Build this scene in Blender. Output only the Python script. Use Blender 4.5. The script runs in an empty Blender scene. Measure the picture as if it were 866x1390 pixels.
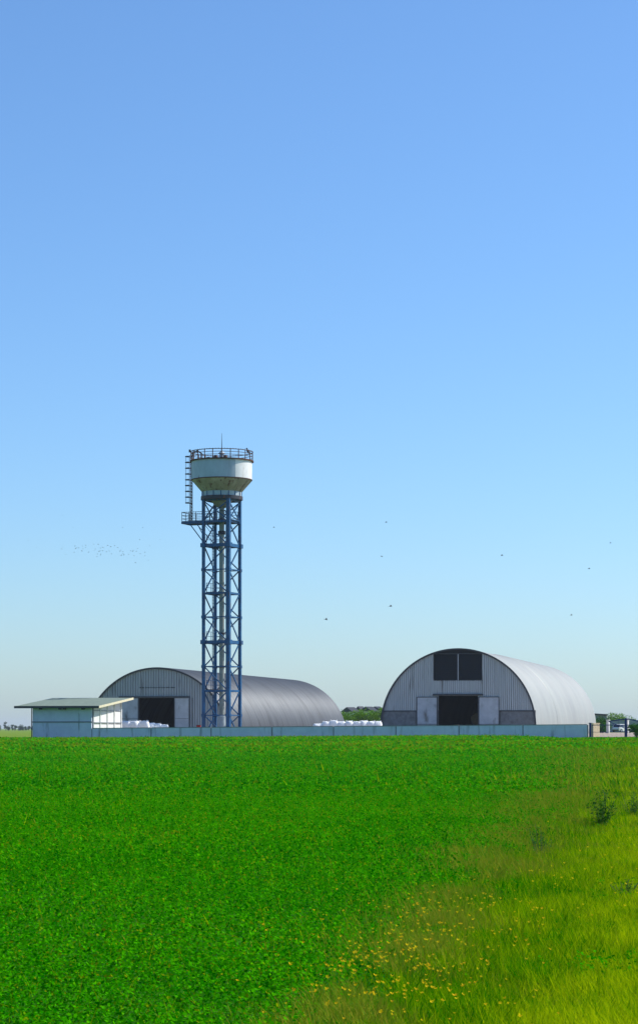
import bpy, math, random
import numpy as np
from mathutils import Vector, Matrix
random.seed(7); rng = np.random.default_rng(11)
R = math.radians
S = bpy.context.scene
COL = S.collection
F = 3000.0; HZ = 989.0; EYE = 1.7; CX = 433.0
def wx(px, Y): return (px - CX) / F * Y
def wz(py, Y): return EYE + (HZ - py) / F * Y
def sstep(a, b, v):
    t = np.clip((np.asarray(v, float) - a) / (b - a), 0, 1)
    return t * t * (3 - 2 * t)
def verge(x, y):                      # 0 in the crop, 1 on the grass verge
    xb = 0.24 + (y - 12.5) * 0.13
    w = np.maximum(.4, .75 + (y - 12.5) * .055)
    n = .22 * np.sin(x * 3.1 + 1.3 * np.sin(y * .9)) * np.sin(y * 1.7 + 1.1 * np.sin(x * 2.3)) + .14 * np.sin(x * 7.3 + y) * np.sin(y * 4.1 - x * 2)
    return sstep(0, 1, (x - xb) / w + n * (x > xb - .6 * w)) * (y < 140)
def gnd(x, y):
    x = np.asarray(x, float); y = np.asarray(y, float)
    h = 0.5 + 0.35 * sstep(-40, 45, x) + 0.12 * sstep(22, 40, x) * sstep(150, 205, y)
    g = sstep(30, 205, y) * h
    g = g + 0.16 * sstep(0, 1, (x - (y - 12.5) * 0.165) / (.5 + y * .04)) * (1 - sstep(40, 120, y))
    return g
def G(x, y): return float(gnd(x, y))

# ------------------------------------------------------------------ materials
def mat(name, col, rough=0.7, metal=0.0, var=0.25, scale=3.0, col2=None, bump=0.0, bscale=20, spec=0.3,
        stretch=(1, 1, 1), transl=0.0, attr=False, streak=None, col3=None):
    m = bpy.data.materials.new(name); m.use_nodes = True
    nt = m.node_tree; N = nt.nodes; L = nt.links
    b = N['Principled BSDF']; b.inputs['Roughness'].default_value = rough
    b.inputs['Metallic'].default_value = metal; b.inputs['Specular IOR Level'].default_value = spec
    tc = N.new('ShaderNodeTexCoord'); mp = N.new('ShaderNodeMapping'); mp.inputs['Scale'].default_value = stretch
    L.new(tc.outputs['Object'], mp.inputs['Vector'])
    c2 = col2 if col2 else tuple(c * (1 - var) for c in col)
    rp = N.new('ShaderNodeValToRGB')
    rp.color_ramp.elements[0].position = 0.32; rp.color_ramp.elements[1].position = 0.68
    rp.color_ramp.elements[0].color = (*c2, 1); rp.color_ramp.elements[1].color = (*col, 1)
    if attr:
        at = N.new('ShaderNodeAttribute'); at.attribute_name = 'tint'
        rp.color_ramp.elements[0].position = 0.0; rp.color_ramp.elements[1].position = .78 if col3 else 1.0
        if col3: e = rp.color_ramp.elements.new(1.0); e.color = (*col3, 1)
        L.new(at.outputs['Fac'], rp.inputs['Fac'])
    else:
        nz = N.new('ShaderNodeTexNoise'); nz.inputs['Scale'].default_value = scale
        nz.inputs['Detail'].default_value = 6; nz.inputs['Roughness'].default_value = 0.65
        L.new(mp.outputs['Vector'], nz.inputs['Vector']); L.new(nz.outputs['Fac'], rp.inputs['Fac'])
    cur = rp.outputs['Color']
    if streak:                          # (colour, scale vec, threshold lo, hi)
        sc, sv, lo, hi = streak
        mp2 = N.new('ShaderNodeMapping'); mp2.inputs['Scale'].default_value = sv
        L.new(tc.outputs['Object'], mp2.inputs['Vector'])
        n2 = N.new('ShaderNodeTexNoise'); n2.inputs['Scale'].default_value = 1.0; n2.inputs['Detail'].default_value = 5
        L.new(mp2.outputs['Vector'], n2.inputs['Vector'])
        r2 = N.new('ShaderNodeMapRange'); r2.inputs['From Min'].default_value = lo; r2.inputs['From Max'].default_value = hi
        L.new(n2.outputs['Fac'], r2.inputs['Value'])
        mx = N.new('ShaderNodeMix'); mx.data_type = 'RGBA'
        L.new(r2.outputs['Result'], mx.inputs['Factor']); L.new(cur, mx.inputs['A'])
        mx.inputs['B'].default_value = (*sc, 1); cur = mx.outputs['Result']
    L.new(cur, b.inputs['Base Color'])
    if bump > 0:
        nb = N.new('ShaderNodeTexNoise'); nb.inputs['Scale'].default_value = bscale; nb.inputs['Detail'].default_value = 5
        L.new(mp.outputs['Vector'], nb.inputs['Vector'])
        bp = N.new('ShaderNodeBump'); bp.inputs['Strength'].default_value = bump; bp.inputs['Distance'].default_value = 0.05
        L.new(nb.outputs['Fac'], bp.inputs['Height']); L.new(bp.outputs['Normal'], b.inputs['Normal'])
    if transl > 0:
        tr = N.new('ShaderNodeBsdfTranslucent'); ms = N.new('ShaderNodeMixShader'); ms.inputs[0].default_value = transl
        L.new(cur, tr.inputs['Color']); L.new(b.outputs[0], ms.inputs[1]); L.new(tr.outputs[0], ms.inputs[2])
        L.new(ms.outputs[0], N['Material Output'].inputs['Surface'])
    return m
M = {}
M['blue'] = mat('blue_paint', (0.002, 0.095, 0.24), 0.5, col2=(0.002, 0.04, 0.12), scale=1.6, spec=0.4, streak=((0.09, 0.045, 0.03), (4, 4, .8), .64, .72))
M['navy'] = mat('navy_paint', (0.010, 0.035, 0.16), 0.5, scale=3)
M['dark_steel'] = mat('dark_steel', (0.035, 0.04, 0.055), 0.6, scale=4, streak=((0.12, 0.05, 0.03), (3, 3, 1), .55, .65))
M['rusty_steel'] = mat('rusty_steel', (0.11, 0.045, 0.035), 0.8, col2=(0.04, 0.025, 0.025), scale=3)
M['rust'] = mat('rust', (0.13, 0.055, 0.035), 0.9, col2=(0.04, 0.02, 0.018), scale=3)
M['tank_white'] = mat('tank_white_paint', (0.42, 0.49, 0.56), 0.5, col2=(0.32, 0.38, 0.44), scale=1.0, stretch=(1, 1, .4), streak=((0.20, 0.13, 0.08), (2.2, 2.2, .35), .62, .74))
M['tank_pale'] = mat('tank_pale_paint', (0.80, 0.80, 0.80), 0.45, col2=(0.66, 0.65, 0.62), scale=1.2, streak=((0.38, 0.30, 0.18), (3, 3, .5), .60, .75))
M['tank_cone'] = mat('tank_stained_paint', (0.30, 0.31, 0.23), 0.7, col2=(0.17, 0.17, 0.10), scale=1.2, stretch=(1, 1, .5), streak=((0.09, 0.05, 0.025), (2.5, 2.5, .3), .56, .66))
M['pipe'] = mat('pipe_grey', (0.30, 0.34, 0.33), 0.5, col2=(0.20, 0.22, 0.20), scale=1.5, stretch=(1, 1, .3))
M['ring'] = mat('ring_pale', (0.42, 0.50, 0.55), 0.5, col2=(0.28, 0.34, 0.38), scale=3)
M['clad_dark'] = mat('weathered_cladding', (0.40, 0.435, 0.46), 0.45, metal=0.1, col2=(0.27, 0.295, 0.315), scale=.8, stretch=(9, 1, .3), streak=((0.12, 0.12, 0.12), (3, 1, .25), .62, .75))
M['clad_pale'] = mat('pale_cladding', (0.52, 0.55, 0.57), 0.5, metal=0.05, col2=(0.36, 0.385, 0.40), scale=.8, stretch=(9, 1, .25), streak=((0.16, 0.15, 0.14), (3, 1, .25), .60, .75))
M['roof_old'] = mat('aged_roof_sheet', (0.108, 0.118, 0.128), 0.48, metal=0.4, col2=(0.065, 0.072, 0.08), scale=1.0, stretch=(.10, 1.6, .10), streak=((0.055, 0.058, 0.062), (.2, 3.0, .2), .54, .66))
M['roof_pale'] = mat('galvanised_roof_sheet', (0.35, 0.37, 0.345), 0.6, metal=0.1, col2=(0.27, 0.28, 0.275), scale=1.0, stretch=(.1, .22, .1), streak=((0.36, 0.35, 0.33), (.12, 2.5, .12), .50, .72))
M['edge'] = mat('roof_edge', (0.05, 0.055, 0.065), 0.6)
M['masonry'] = mat('sooty_masonry', (0.21, 0.22, 0.23), 0.9, col2=(0.13, 0.135, 0.14), scale=2.5, bump=.4)
M['door_grey'] = mat('grey_door_paint', (0.46, 0.49, 0.53), 0.6, col2=(0.36, 0.385, 0.42), scale=1.5, streak=((0.17, 0.17, 0.17), (1.5, 1, .6), .60, .74))
M['black'] = mat('dark_louvre', (0.012, 0.014, 0.018), 0.7)
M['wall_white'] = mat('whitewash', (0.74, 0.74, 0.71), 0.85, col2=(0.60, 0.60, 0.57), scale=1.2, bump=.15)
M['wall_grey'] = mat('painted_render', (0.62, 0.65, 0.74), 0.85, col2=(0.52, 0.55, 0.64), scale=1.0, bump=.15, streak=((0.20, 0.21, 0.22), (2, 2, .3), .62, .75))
M['fence'] = mat('concrete_panel', (0.66, 0.68, 0.77), 0.85, col2=(0.55, 0.58, 0.67), scale=1.1, bump=.2, streak=((0.28, 0.30, 0.32), (2.0, 1, .25), .56, .75))
M['coping'] = mat('coping', (0.22, 0.24, 0.26), 0.85, scale=3)
M['shed_roof'] = mat('roofing_felt', (0.22, 0.27, 0.20), 0.75, col2=(0.16, 0.20, 0.15), scale=2)
M['cream'] = mat('cream_board', (0.68, 0.62, 0.42), 0.7, scale=4)
M['bag'] = mat('white_woven_plastic', (0.88, 0.88, 0.87), 0.6, col2=(0.78, 0.79, 0.80), scale=3, bump=.6, bscale=3)
M['red'] = mat('red_paint', (0.40, 0.02, 0.015), 0.5)
M['bark'] = mat('bark', (0.09, 0.06, 0.04), 0.9)
M['sand'] = mat('sandy_gravel', (0.44, 0.36, 0.28), 0.95, col2=(0.33, 0.26, 0.20), scale=.8, bump=.3)
M['stone'] = mat('shell_stone', (0.66, 0.55, 0.34), 0.9, col2=(0.50, 0.40, 0.26), scale=4, bump=.5)
M['car_white'] = mat('white_car_paint', (0.78, 0.78, 0.78), 0.25, var=.05, spec=.5)
M['glass'] = mat('dark_glass', (0.02, 0.025, 0.03), 0.1, var=.05, spec=.6)
M['rubber'] = mat('rubber', (0.02, 0.02, 0.02), 0.85)
M['bird'] = mat('dark_feathers', (0.025, 0.025, 0.03), 0.8)
M['crop'] = mat('crop_leaves', (0.075, 0.43, 0.001), 1.0, col2=(0.004, 0.16, 0.0), attr=True, transl=.34, spec=.0, col3=(0.20, 0.27, 0.002))
M['verge'] = mat('grass_blades', (0.46, 0.55, 0.002), 1.0, col2=(0.015, 0.20, 0.0), attr=True, transl=.36, spec=.0)
M['straw'] = mat('dry_stalks', (0.36, 0.30, 0.015), 0.9, col2=(0.10, 0.24, 0.002), attr=True, transl=.3, spec=.1)
M['petal'] = mat('yellow_petals', (0.88, 0.66, 0.01), 0.7, col2=(0.72, 0.42, 0.01), attr=True, transl=.25, spec=.02)
M['leaf'] = mat('tree_leaves', (0.20, 0.40, 0.006), 0.8, col2=(0.04, 0.13, 0.003), attr=True, transl=.3, spec=.1)
M['leaf_dark'] = mat('dark_leaves', (0.05, 0.22, 0.003), 0.8, col2=(0.006, 0.05, 0.002), attr=True, transl=.25, spec=.15)
M['leaf_far'] = mat('far_leaves', (0.06, 0.11, 0.035), 0.7, col2=(0.03, 0.065, 0.03), attr=True, transl=.2, spec=.1)
M['hay'] = mat('hay', (0.28, 0.22, 0.12), 0.95, col2=(0.18, 0.14, 0.08), scale=6, bump=.5)
M['wood'] = mat('grey_wood', (0.25, 0.24, 0.22), 0.8, scale=4)
M['roof_slate'] = mat('slate_roof', (0.05, 0.055, 0.07), 0.7)
M['far_metal'] = mat('grey_corrugated', (0.30, 0.34, 0.37), 0.6, scale=2)

# ground material : farmland, crop floor and verge, by real position on the ground
def ground_material():
    m = bpy.data.materials.new('field_soil_and_grass'); m.use_nodes = True
    nt = m.node_tree; N = nt.nodes; L = nt.links; b = N['Principled BSDF']
    b.inputs['Roughness'].default_value = 0.95; b.inputs['Specular IOR Level'].default_value = 0.05
    at = N.new('ShaderNodeAttribute'); at.attribute_name = 'zone'
    geo = N.new('ShaderNodeNewGeometry')
    nz = N.new('ShaderNodeTexNoise'); nz.inputs['Scale'].default_value = .35; nz.inputs['Detail'].default_value = 9; nz.inputs['Roughness'].default_value = .7
    L.new(geo.outputs['Position'], nz.inputs['Vector'])
    def ramp(a, c, lo=.35, hi=.65):
        r = N.new('ShaderNodeValToRGB'); r.color_ramp.elements[0].position = lo; r.color_ramp.elements[1].position = hi
        r.color_ramp.elements[0].color = (*a, 1); r.color_ramp.elements[1].color = (*c, 1); L.new(nz.outputs['Fac'], r.inputs['Fac']); return r
    crop = ramp((0.006, 0.11, 0.0), (0.045, 0.19, 0.001))
    farm = ramp((0.10, 0.19, 0.006), (0.19, 0.26, 0.02))
    mx = N.new('ShaderNodeMix'); mx.data_type = 'RGBA'
    L.new(at.outputs['Fac'], mx.inputs['Factor']); L.new(farm.outputs[0], mx.inputs['A']); L.new(crop.outputs[0], mx.inputs['B'])
    L.new(mx.outputs['Result'], b.inputs['Base Color'])
    return m
M['ground'] = ground_material()

# ------------------------------------------------------------------ building helpers
class MB:
    def __init__(s): s.v = []; s.f = []
    def add(s, vs, fs):
        o = len(s.v); s.v += [tuple(v) for v in vs]; s.f += [tuple(i + o for i in f) for f in fs]; return s
    def box(s, x0, x1, y0, y1, z0, z1):
        vs = [(x, y, z) for z in (z0, z1) for y in (y0, y1) for x in (x0, x1)]
        return s.add(vs, [(0, 2, 3, 1), (4, 5, 7, 6), (0, 1, 5, 4), (2, 6, 7, 3), (0, 4, 6, 2), (1, 3, 7, 5)])
    def hexa(s, b, t):
        return s.add(list(b) + list(t), [(3, 2, 1, 0), (4, 5, 6, 7), (0, 1, 5, 4), (1, 2, 6, 5), (2, 3, 7, 6), (3, 0, 4, 7)])
    def bar(s, a, b, w, h=None):
        a = Vector(a); b = Vector(b); h = h or w; d = (b - a).normalized()
        up = Vector((0, 0, 1)) if abs(d.z) < .95 else Vector((1, 0, 0))
        u = d.cross(up).normalized() * w / 2; v = u.cross(d).normalized() * h / 2
        return s.hexa([a - u - v, a + u - v, a + u + v, a - u + v], [b - u - v, b + u - v, b + u + v, b - u + v])
    def tube(s, a, b, r, r2=None, n=8):
        a = Vector(a); b = Vector(b); r2 = r if r2 is None else r2; d = (b - a).normalized()
        up = Vector((0, 0, 1)) if abs(d.z) < .95 else Vector((1, 0, 0))
        u = d.cross(up).normalized(); v = u.cross(d).normalized(); vs = []
        for c, rr in ((a, r), (b, r2)):
            for i in range(n):
                t = 2 * math.pi * i / n; vs.append(c + (u * math.cos(t) + v * math.sin(t)) * rr)
        fs = [(i, (i + 1) % n, n + (i + 1) % n, n + i) for i in range(n)] + [tuple(range(n))[::-1], tuple(range(n, 2 * n))]
        return s.add(vs, fs)
    def path(s, pts, r, n=6):
        for a, b in zip(pts, pts[1:]): s.tube(a, b, r, n=n)
        return s
    def lathe(s, prof, n=48, c=(0, 0, 0), a0=0, a1=None):
        full = a1 is None; a1 = 2 * math.pi if full else a1; vs = []; m = len(prof)
        cnt = n if full else n + 1
        for i in range(cnt):
            t = a0 + (a1 - a0) * i / n
            for r, z in prof: vs.append((c[0] + r * math.cos(t), c[1] + r * math.sin(t), c[2] + z))
        fs = []
        for i in range(n):
            j = (i + 1) % cnt
            for k in range(m - 1): fs.append((i * m + k, j * m + k, j * m + k + 1, i * m + k + 1))
        return s.add(vs, fs)
    def build(s, name, m, parent=None, smooth=False, bevel=0):
        me = bpy.data.meshes.new(name); me.from_pydata(s.v, [], s.f); me.update()
        me.materials.append(m)
        if smooth: me.polygons.foreach_set('use_smooth', [True] * len(me.polygons))
        o = bpy.data.objects.new(name, me); COL.objects.link(o)
        if parent: o.parent = parent
        if bevel:
            b = o.modifiers.new('bevel', 'BEVEL'); b.width = bevel; b.segments = 2; b.limit_method = 'ANGLE'
        if smooth:
            try: me.set_sharp_from_angle(angle=R(35))
            except Exception: pass
        return o
def tag(o, label=None, cat=None, group=None, kind=None):
    if label: o['label'] = label
    if cat: o['category'] = cat
    if group: o['group'] = group
    if kind: o['kind'] = kind
    return o
def thing(name, label, cat, loc, rz=0, group=None):
    o = bpy.data.objects.new(name, None); o.empty_display_size = .2; COL.objects.link(o)
    o.location = loc; o.rotation_euler = (0, 0, rz); return tag(o, label, cat, group)
def npmesh(name, V, n, tint, m, parent=None):
    """V (k*n,3) : k faces of n own verts"""
    V = np.ascontiguousarray(V, dtype=np.float32); k = len(V) // n
    me = bpy.data.meshes.new(name); me.vertices.add(k * n); me.vertices.foreach_set('co', V.ravel())
    me.loops.add(k * n); me.loops.foreach_set('vertex_index', np.arange(k * n, dtype=np.int32))
    me.polygons.add(k); me.polygons.foreach_set('loop_start', np.arange(0, k * n, n, dtype=np.int32))
    me.update(calc_edges=True)
    a = me.attributes.new('tint', 'FLOAT', 'FACE'); a.data.foreach_set('value', np.asarray(tint, np.float32))
    me.materials.append(m)
    o = bpy.data.objects.new(name, me); COL.objects.link(o)
    if parent: o.parent = parent
    return o
def leaf_quads(P, size, up=0.5, aspect=.6):
    """diamond leaves at P with a random tilt"""
    k = len(P); nrm = rng.normal(size=(k, 3)) * (1 - up); nrm[:, 2] = np.abs(nrm[:, 2]) + up
    nrm /= np.linalg.norm(nrm, axis=1)[:, None]
    r = rng.normal(size=(k, 3)); u = np.cross(nrm, r); u /= np.linalg.norm(u, axis=1)[:, None]; v = np.cross(nrm, u)
    s = (size * np.ones(k))[:, None]
    return np.stack([P - u * s, P + v * s * aspect, P + u * s, P - v * s * aspect], axis=1).reshape(-1, 3)
def wob(x, y, f, ph=0.0):
    return (np.sin(x * f + 1.3 * np.sin(y * f * .7 + ph)) * np.sin(y * f * 1.1 + 1.7 * np.sin(x * f * .6 + 2 * ph) + ph))

# ------------------------------------------------------------------ ground
TH = R(12.5); sT, cT = math.sin(TH), math.cos(TH)
FX0, FY0 = wx(125, 222), 222.0            # left end of the yard wall
def fence_y(x): return FY0 - (x - FX0) * sT / cT
def make_ground():
    ys = np.concatenate([np.linspace(-60, 4, 9), np.linspace(5, 60, 90), np.linspace(62, 240, 90), np.geomspace(245, 9000, 50)])
    xp = np.concatenate([np.linspace(0, 20, 60), np.linspace(21, 90, 40), np.geomspace(95, 7000, 26)])
    xs = np.concatenate([-xp[::-1], xp[1:]])
    X, Y = np.meshgrid(xs, ys); Z = gnd(X, Y); ny, nx = X.shape
    V = np.stack([X, Y, Z], -1).reshape(-1, 3)
    idx = np.arange(nx * ny).reshape(ny, nx)
    Fc = np.stack([idx[:-1, :-1], idx[:-1, 1:], idx[1:, 1:], idx[1:, :-1]], -1).reshape(-1, 4)
    me = bpy.data.meshes.new('ground'); me.from_pydata(V.tolist(), [], Fc.tolist()); me.update()
    z = (1 - verge(X, Y)) * (Y < fence_y(X) - .5) * (Y < 228)
    a = me.attributes.new('zone', 'FLOAT', 'POINT'); a.data.foreach_set('value', z.ravel().astype(np.float32))
    me.materials.append(M['ground'])
    o = bpy.data.objects.new('ground', me); COL.objects.link(o); tag(o, kind='structure')
make_ground()
def sheet(name, poly_fn, us, vs, lift, m):
    b = MB(); nu, nv = len(us), len(vs); pts = []
    for v in vs:
        for u in us:
            x, y = poly_fn(u, v); pts.append((x, y, G(x, y) + lift))
    b.add(pts, [(j * nu + i, j * nu + i + 1, (j + 1) * nu + i + 1, (j + 1) * nu + i) for j in range(nv - 1) for i in range(nu - 1)])
    return tag(b.build(name, m), kind='structure')
# sandy yard behind the wall, reaching out past the gate
sheet('yard', lambda u, v: (-25 + 95 * u, 227 + 150 * v + (1 - v) * -.22 * (95 * u)), np.linspace(0, 1, 40), np.linspace(0, 1, 40), .05, M['sand'])
sheet('driveway', lambda u, v: (wx(806, 210) + 1.0 + 14 * u, 206 + 20 * v - 0.22 * 14 * u), np.linspace(0, 1, 10), np.linspace(0, 1, 10), .07, M['sand'])

# ------------------------------------------------------------------ crop, verge grass and flowers
def scatter(n, y0, y1, mar=.18, pad=3.4):
    """uniform over the ground wedge between y0 and y1"""
    out = []; need = n
    while need > 0:
        y = rng.uniform(y0, y1, need * 2); x = rng.uniform(-1, 1, need * 2) * (mar * y1 + pad)
        k = np.abs(x) < mar * y + pad; p = np.stack([x[k], y[k]], 1)[:need]; out.append(p); need -= len(p)
    return np.concatenate(out)
def crop():
    VV = []; TT = []
    for (y0, y1, dens, size, per, rad) in ((7.3, 13, 3300, .0115, 14, .07), (13, 22, 2400, .0135, 14, .08), (22, 45, 1250, .018, 12, .11), (45, 100, 300, .036, 8, .2), (100, 226, 62, .08, 5, .4)):
        area = (.18 * (y0 + y1) + 6.8) * (y1 - y0)
        ns = int(area * dens / per); s = scatter(ns, y0, y1)
        vg = verge(s[:, 0], s[:, 1]); keep = (rng.random(len(s)) > vg * (.80 + .20 * (wob(s[:, 0], s[:, 1], 2.3, 6) < .25))) & (s[:, 1] < fence_y(s[:, 0]) - 1.0)
        s = s[keep]; ht = .40 + .055 * rng.normal(size=len(s)) + .05 * wob(s[:, 0], s[:, 1], 1.3) - .13 * (wob(s[:, 0] * 1.2, s[:, 1], 1.9, 4) + .3 * wob(s[:, 0], s[:, 1], 9.0) > .93) + .04 * wob(s[:, 0], s[:, 1], .35, 1)
        ht *= 1 - .62 * verge(s[:, 0] + .3, s[:, 1]); ht *= 1 - .3 * sstep(120, 215, s[:, 1]); ht += sstep(150, 210, s[:, 1]) * (.05 * wob(s[:, 0], s[:, 1], 1.7, 3) + .05 * wob(s[:, 0], s[:, 1], .6, 1)); ht *= 1 - .8 * sstep(150, 190, s[:, 1]) * sstep(17, 21, s[:, 0])
        st = rng.normal(size=len(s)) * .16 + .10 * wob(s[:, 0], s[:, 1], 5.1, 2)
        P = np.repeat(s, per, 0); H = np.repeat(ht, per); ST = np.repeat(st, per) + .35 * (np.repeat(rng.random(len(s)), per) < .05)
        r = np.sqrt(rng.random(len(P))) * rad; a = rng.random(len(P)) * 2 * np.pi
        x = P[:, 0] + r * np.cos(a); y = P[:, 1] + r * np.sin(a)
        dr = rng.random(len(P)) ** 1.6
        z = gnd(x, y) + H * (1 - .55 * dr) - .10 * (r / rad) ** 2
        Q = np.stack([x, y, z], 1)
        sz = size * rng.uniform(.7, 1.35, len(Q))
        VV.append(leaf_quads(Q, sz, .42, .62))
        t = .40 + ST + rng.normal(size=len(Q)) * .26 + .10 * wob(x, y, .5, 2) + .10 * sstep(60, 200, y) + (.24 + .32 * wob(x * .35, y, .22, 4) + .20 * wob(x * .5, y, .55, 1)) * sstep(50, 150, y)
        TT.append(np.clip(t, 0, 1))
    o = npmesh('crop_field', np.concatenate(VV), 4, np.concatenate(TT), M['crop'])
    tag(o, 'dense bright green leafy crop filling the field in front of the wall', 'crop', kind='stuff')
crop()
def blades(P, L, w, lean, spread):
    """two-triangle tapering blades; returns (k*4,3) kites bent towards lean"""
    k = len(P); a = rng.normal(size=k) * spread + lean; d = np.stack([np.cos(a), np.sin(a), np.zeros(k)], 1)
    t = np.stack([-np.sin(a + rng.normal(size=k)), np.cos(a), np.zeros(k)], 1) * (w / 2)[:, None]
    tilt = np.clip(rng.normal(.75, .3, k), .1, 1.35)
    up = np.stack([np.zeros(k), np.zeros(k), np.ones(k)], 1)
    mid = P + (d * np.sin(tilt * .6)[:, None] + up * np.cos(tilt * .6)[:, None]) * (L * .5)[:, None]
    tip = mid + (d * np.sin(tilt)[:, None] + up * np.cos(tilt)[:, None]) * (L * .5)[:, None]
    return np.stack([P, mid - t, tip, mid + t], 1).reshape(-1, 3)
def verge_grass():
    VV = []; TT = []
    for (y0, y1, dens, w, sc) in ((7.3, 15, 5200, .0048, .62), (15, 26, 3200, .0065, .68), (26, 50, 1300, .011, .8), (50, 125, 200, .03, 1.1)):
        area = (.18 * (y0 + y1) + 6.8) * (y1 - y0)
        s = scatter(int(area * dens), y0, y1); vg = verge(s[:, 0], s[:, 1])
        vg2 = verge(s[:, 0] - .5, s[:, 1])
        s = s[rng.random(len(s)) < .008 + .99 * vg]; vg2 = verge(s[:, 0] - .6, s[:, 1]); k = len(s)
        P = np.stack([s[:, 0], s[:, 1], gnd(s[:, 0], s[:, 1])], 1)
        L = rng.uniform(.12, .30, k) * sc * (1 + .25 * wob(s[:, 0], s[:, 1], 2.1)) * (1.35 - .55 * vg2)
        P[:, 2] += .18 * (1 - verge(s[:, 0], s[:, 1]))
        VV.append(blades(P, L, w * rng.uniform(.6, 1.4, k), 2.4, 1.7))
        TT.append(np.clip(.24 + .34 * vg2 + .28 * rng.normal(size=k) + .14 * wob(s[:, 0], s[:, 1], 1.1, 1) + .16 * wob(s[:, 0], s[:, 1], 3.7, 3) + .12 * wob(s[:, 0], s[:, 1], 9.3, 5), 0, 1))
    o = npmesh('verge_grass', np.concatenate(VV), 4, np.concatenate(TT), M['verge'])
    tag(o, 'yellowish green leaning grass on the verge beside the crop', 'grass', kind='stuff')
verge_grass()
def straw():
    VV = []; TT = []
    for (y0, y1, n, w) in ((8, 20, 16000, .006), (20, 45, 30000, .010), (45, 110, 26000, .025)):
        y = rng.uniform(y0, y1, n); x = .24 + (y - 12.5) * .13 + rng.normal(.40, .38, n) * np.maximum(.4, .75 + (y - 12.5) * .055)
        m = wob(x, y, .9, 3) + .5 * wob(x, y, 2.7) > -.45; x, y = x[m], y[m]; k = len(x)
        P = np.stack([x, y, gnd(x, y) + .27 * (1 - verge(x, y)) + .02], 1)
        VV.append(blades(P, rng.uniform(.08, .15, k) * (1 + .012 * y), w * .5 * np.ones(k), 1.5, 2.0)); TT.append(rng.random(k) ** 1.3)
    # loose dry stalks further out in the crop
    s = scatter(3500, 8, 70); s = s[(wob(s[:, 0], s[:, 1], .8, 5) > .1) | (rng.random(len(s)) < .25)]; P = np.stack([s[:, 0], s[:, 1], gnd(s[:, 0], s[:, 1]) + .30 * (1 - verge(s[:, 0], s[:, 1])) + .02], 1)
    VV.append(blades(P, rng.uniform(.06, .12, len(s)), .003 + .0003 * s[:, 1], 1.5, 2.5)); TT.append(rng.random(len(s)))
    o = npmesh('dry_stalks', np.concatenate(VV), 4, np.concatenate(TT), M['straw'])
    tag(o, 'tan dry grass stalks along the edge between crop and verge', 'dry grass', kind='stuff')
straw()
def flowers():
    C = []
    for (px, py, n, sp) in ((555, 1282, 120, 34), (520, 1292, 80, 26), (600, 1290, 40, 20), (640, 1205, 45, 22), (655, 1215, 16, 10), (560, 1225, 40, 26), (700, 1238, 45, 22), (610, 1240, 40, 30),
                            (480, 1296, 40, 24), (830, 1150, 26, 20), (760, 1185, 20, 22), (780, 1232, 8, 20), (850, 1215, 14, 16), (560, 1330, 160, 50), (470, 1340, 70, 40), (650, 1330, 60, 50), (440, 1260, 20, 30), (745, 1170, 24, 30)):
        for _ in range(int(n * .6)):
            y_ = max(py + random.gauss(0, sp * .85), 1060); x_ = px + random.gauss(0, sp * 1.5)
            d = 1.27 * F / (y_ - HZ); X = (x_ - CX) / F * d; C.append((X, d))
    C = np.array(C); v = verge(C[:, 0], C[:, 1])
    z = gnd(C[:, 0], C[:, 1]) + .40 - .16 * v + rng.normal(size=len(C)) * .03
    VV = []; TT = []
    for (x, y, zz) in zip(C[:, 0], C[:, 1], z):
        r = random.uniform(.0045, .0095) * (1 + .012 * y); t = random.random()
        for k in range(5):
            a = k * 2 * math.pi / 5 + t * 6; b = a + 1.1; c = Vector((x, y, zz)); h = r * random.uniform(.3, 1.3)
            VV += [c, c + Vector((math.cos(a - .5) * r, math.sin(a - .5) * r, h)), c + Vector((math.cos(a) * r * 1.3, math.sin(a) * r * 1.3, h * 1.3)), c + Vector((math.cos(a + .5) * r, math.sin(a + .5) * r, h))]
            TT.append(min(1, max(0, t + random.uniform(-.2, .2))))
    o = npmesh('yellow_wildflowers', np.array([tuple(v) for v in VV]), 4, TT, M['petal'])
    tag(o, 'small yellow wildflowers scattered where the crop meets the verge', 'wildflowers', kind='stuff')
flowers()

# broad-leaved weeds that stand out of the verge
def weed(px, py, h, w, label, n=70):
    d = 1.45 * F / (py - HZ); x = (px - CX) / F * d; z = G(x, d)
    t = thing('weed_plant', label, 'weed', (x, d, z))
    st = MB(); tips = []; n = int(n * 6)
    for i in range(14):
        a = random.random() * 6.28; r = random.uniform(.2, 1) * w / 2; tip = (math.cos(a) * r, math.sin(a) * r, h * random.uniform(.6, 1))
        st.tube((0, 0, 0), tip, .006, .002, 5); tips.append(tip)
    st.build('stem', M['leaf_stem'], t)
    P = []
    for i in range(n):
        tp = random.choice(tips); f = random.uniform(.3, 1.05)
        P.append((tp[0] * f + random.gauss(0, .03), tp[1] * f + random.gauss(0, .03), tp[2] * f + random.gauss(0, .02)))
    P = np.array(P); npmesh('foliage', leaf_quads(P, .035 * (w / .4) * rng.uniform(.5, 1.3, n) * .42, .3, .5), 4, rng.random(n), M['leaf_dark'], t)
M['leaf_stem'] = mat('weed_stem', (0.08, 0.14, 0.03), 0.7)
weed(816, 1119, .72, .55, 'dark broad-leaved weed, the tallest on the upper verge at right', 150)
weed(858, 1106, .55, .45, 'smaller dark weed at the right edge, up the verge from the tallest weed', 90)
weed(735, 1162, .60, .40, 'dark green weed at the crop edge below and left of the tallest weed', 50)
weed(655, 1228, .26, .45, 'low spreading dark weed clump on the lower verge', 40)
weed(848, 1210, .20, .30, 'low dark weed clump at the right edge on the pale grass', 25)

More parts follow.
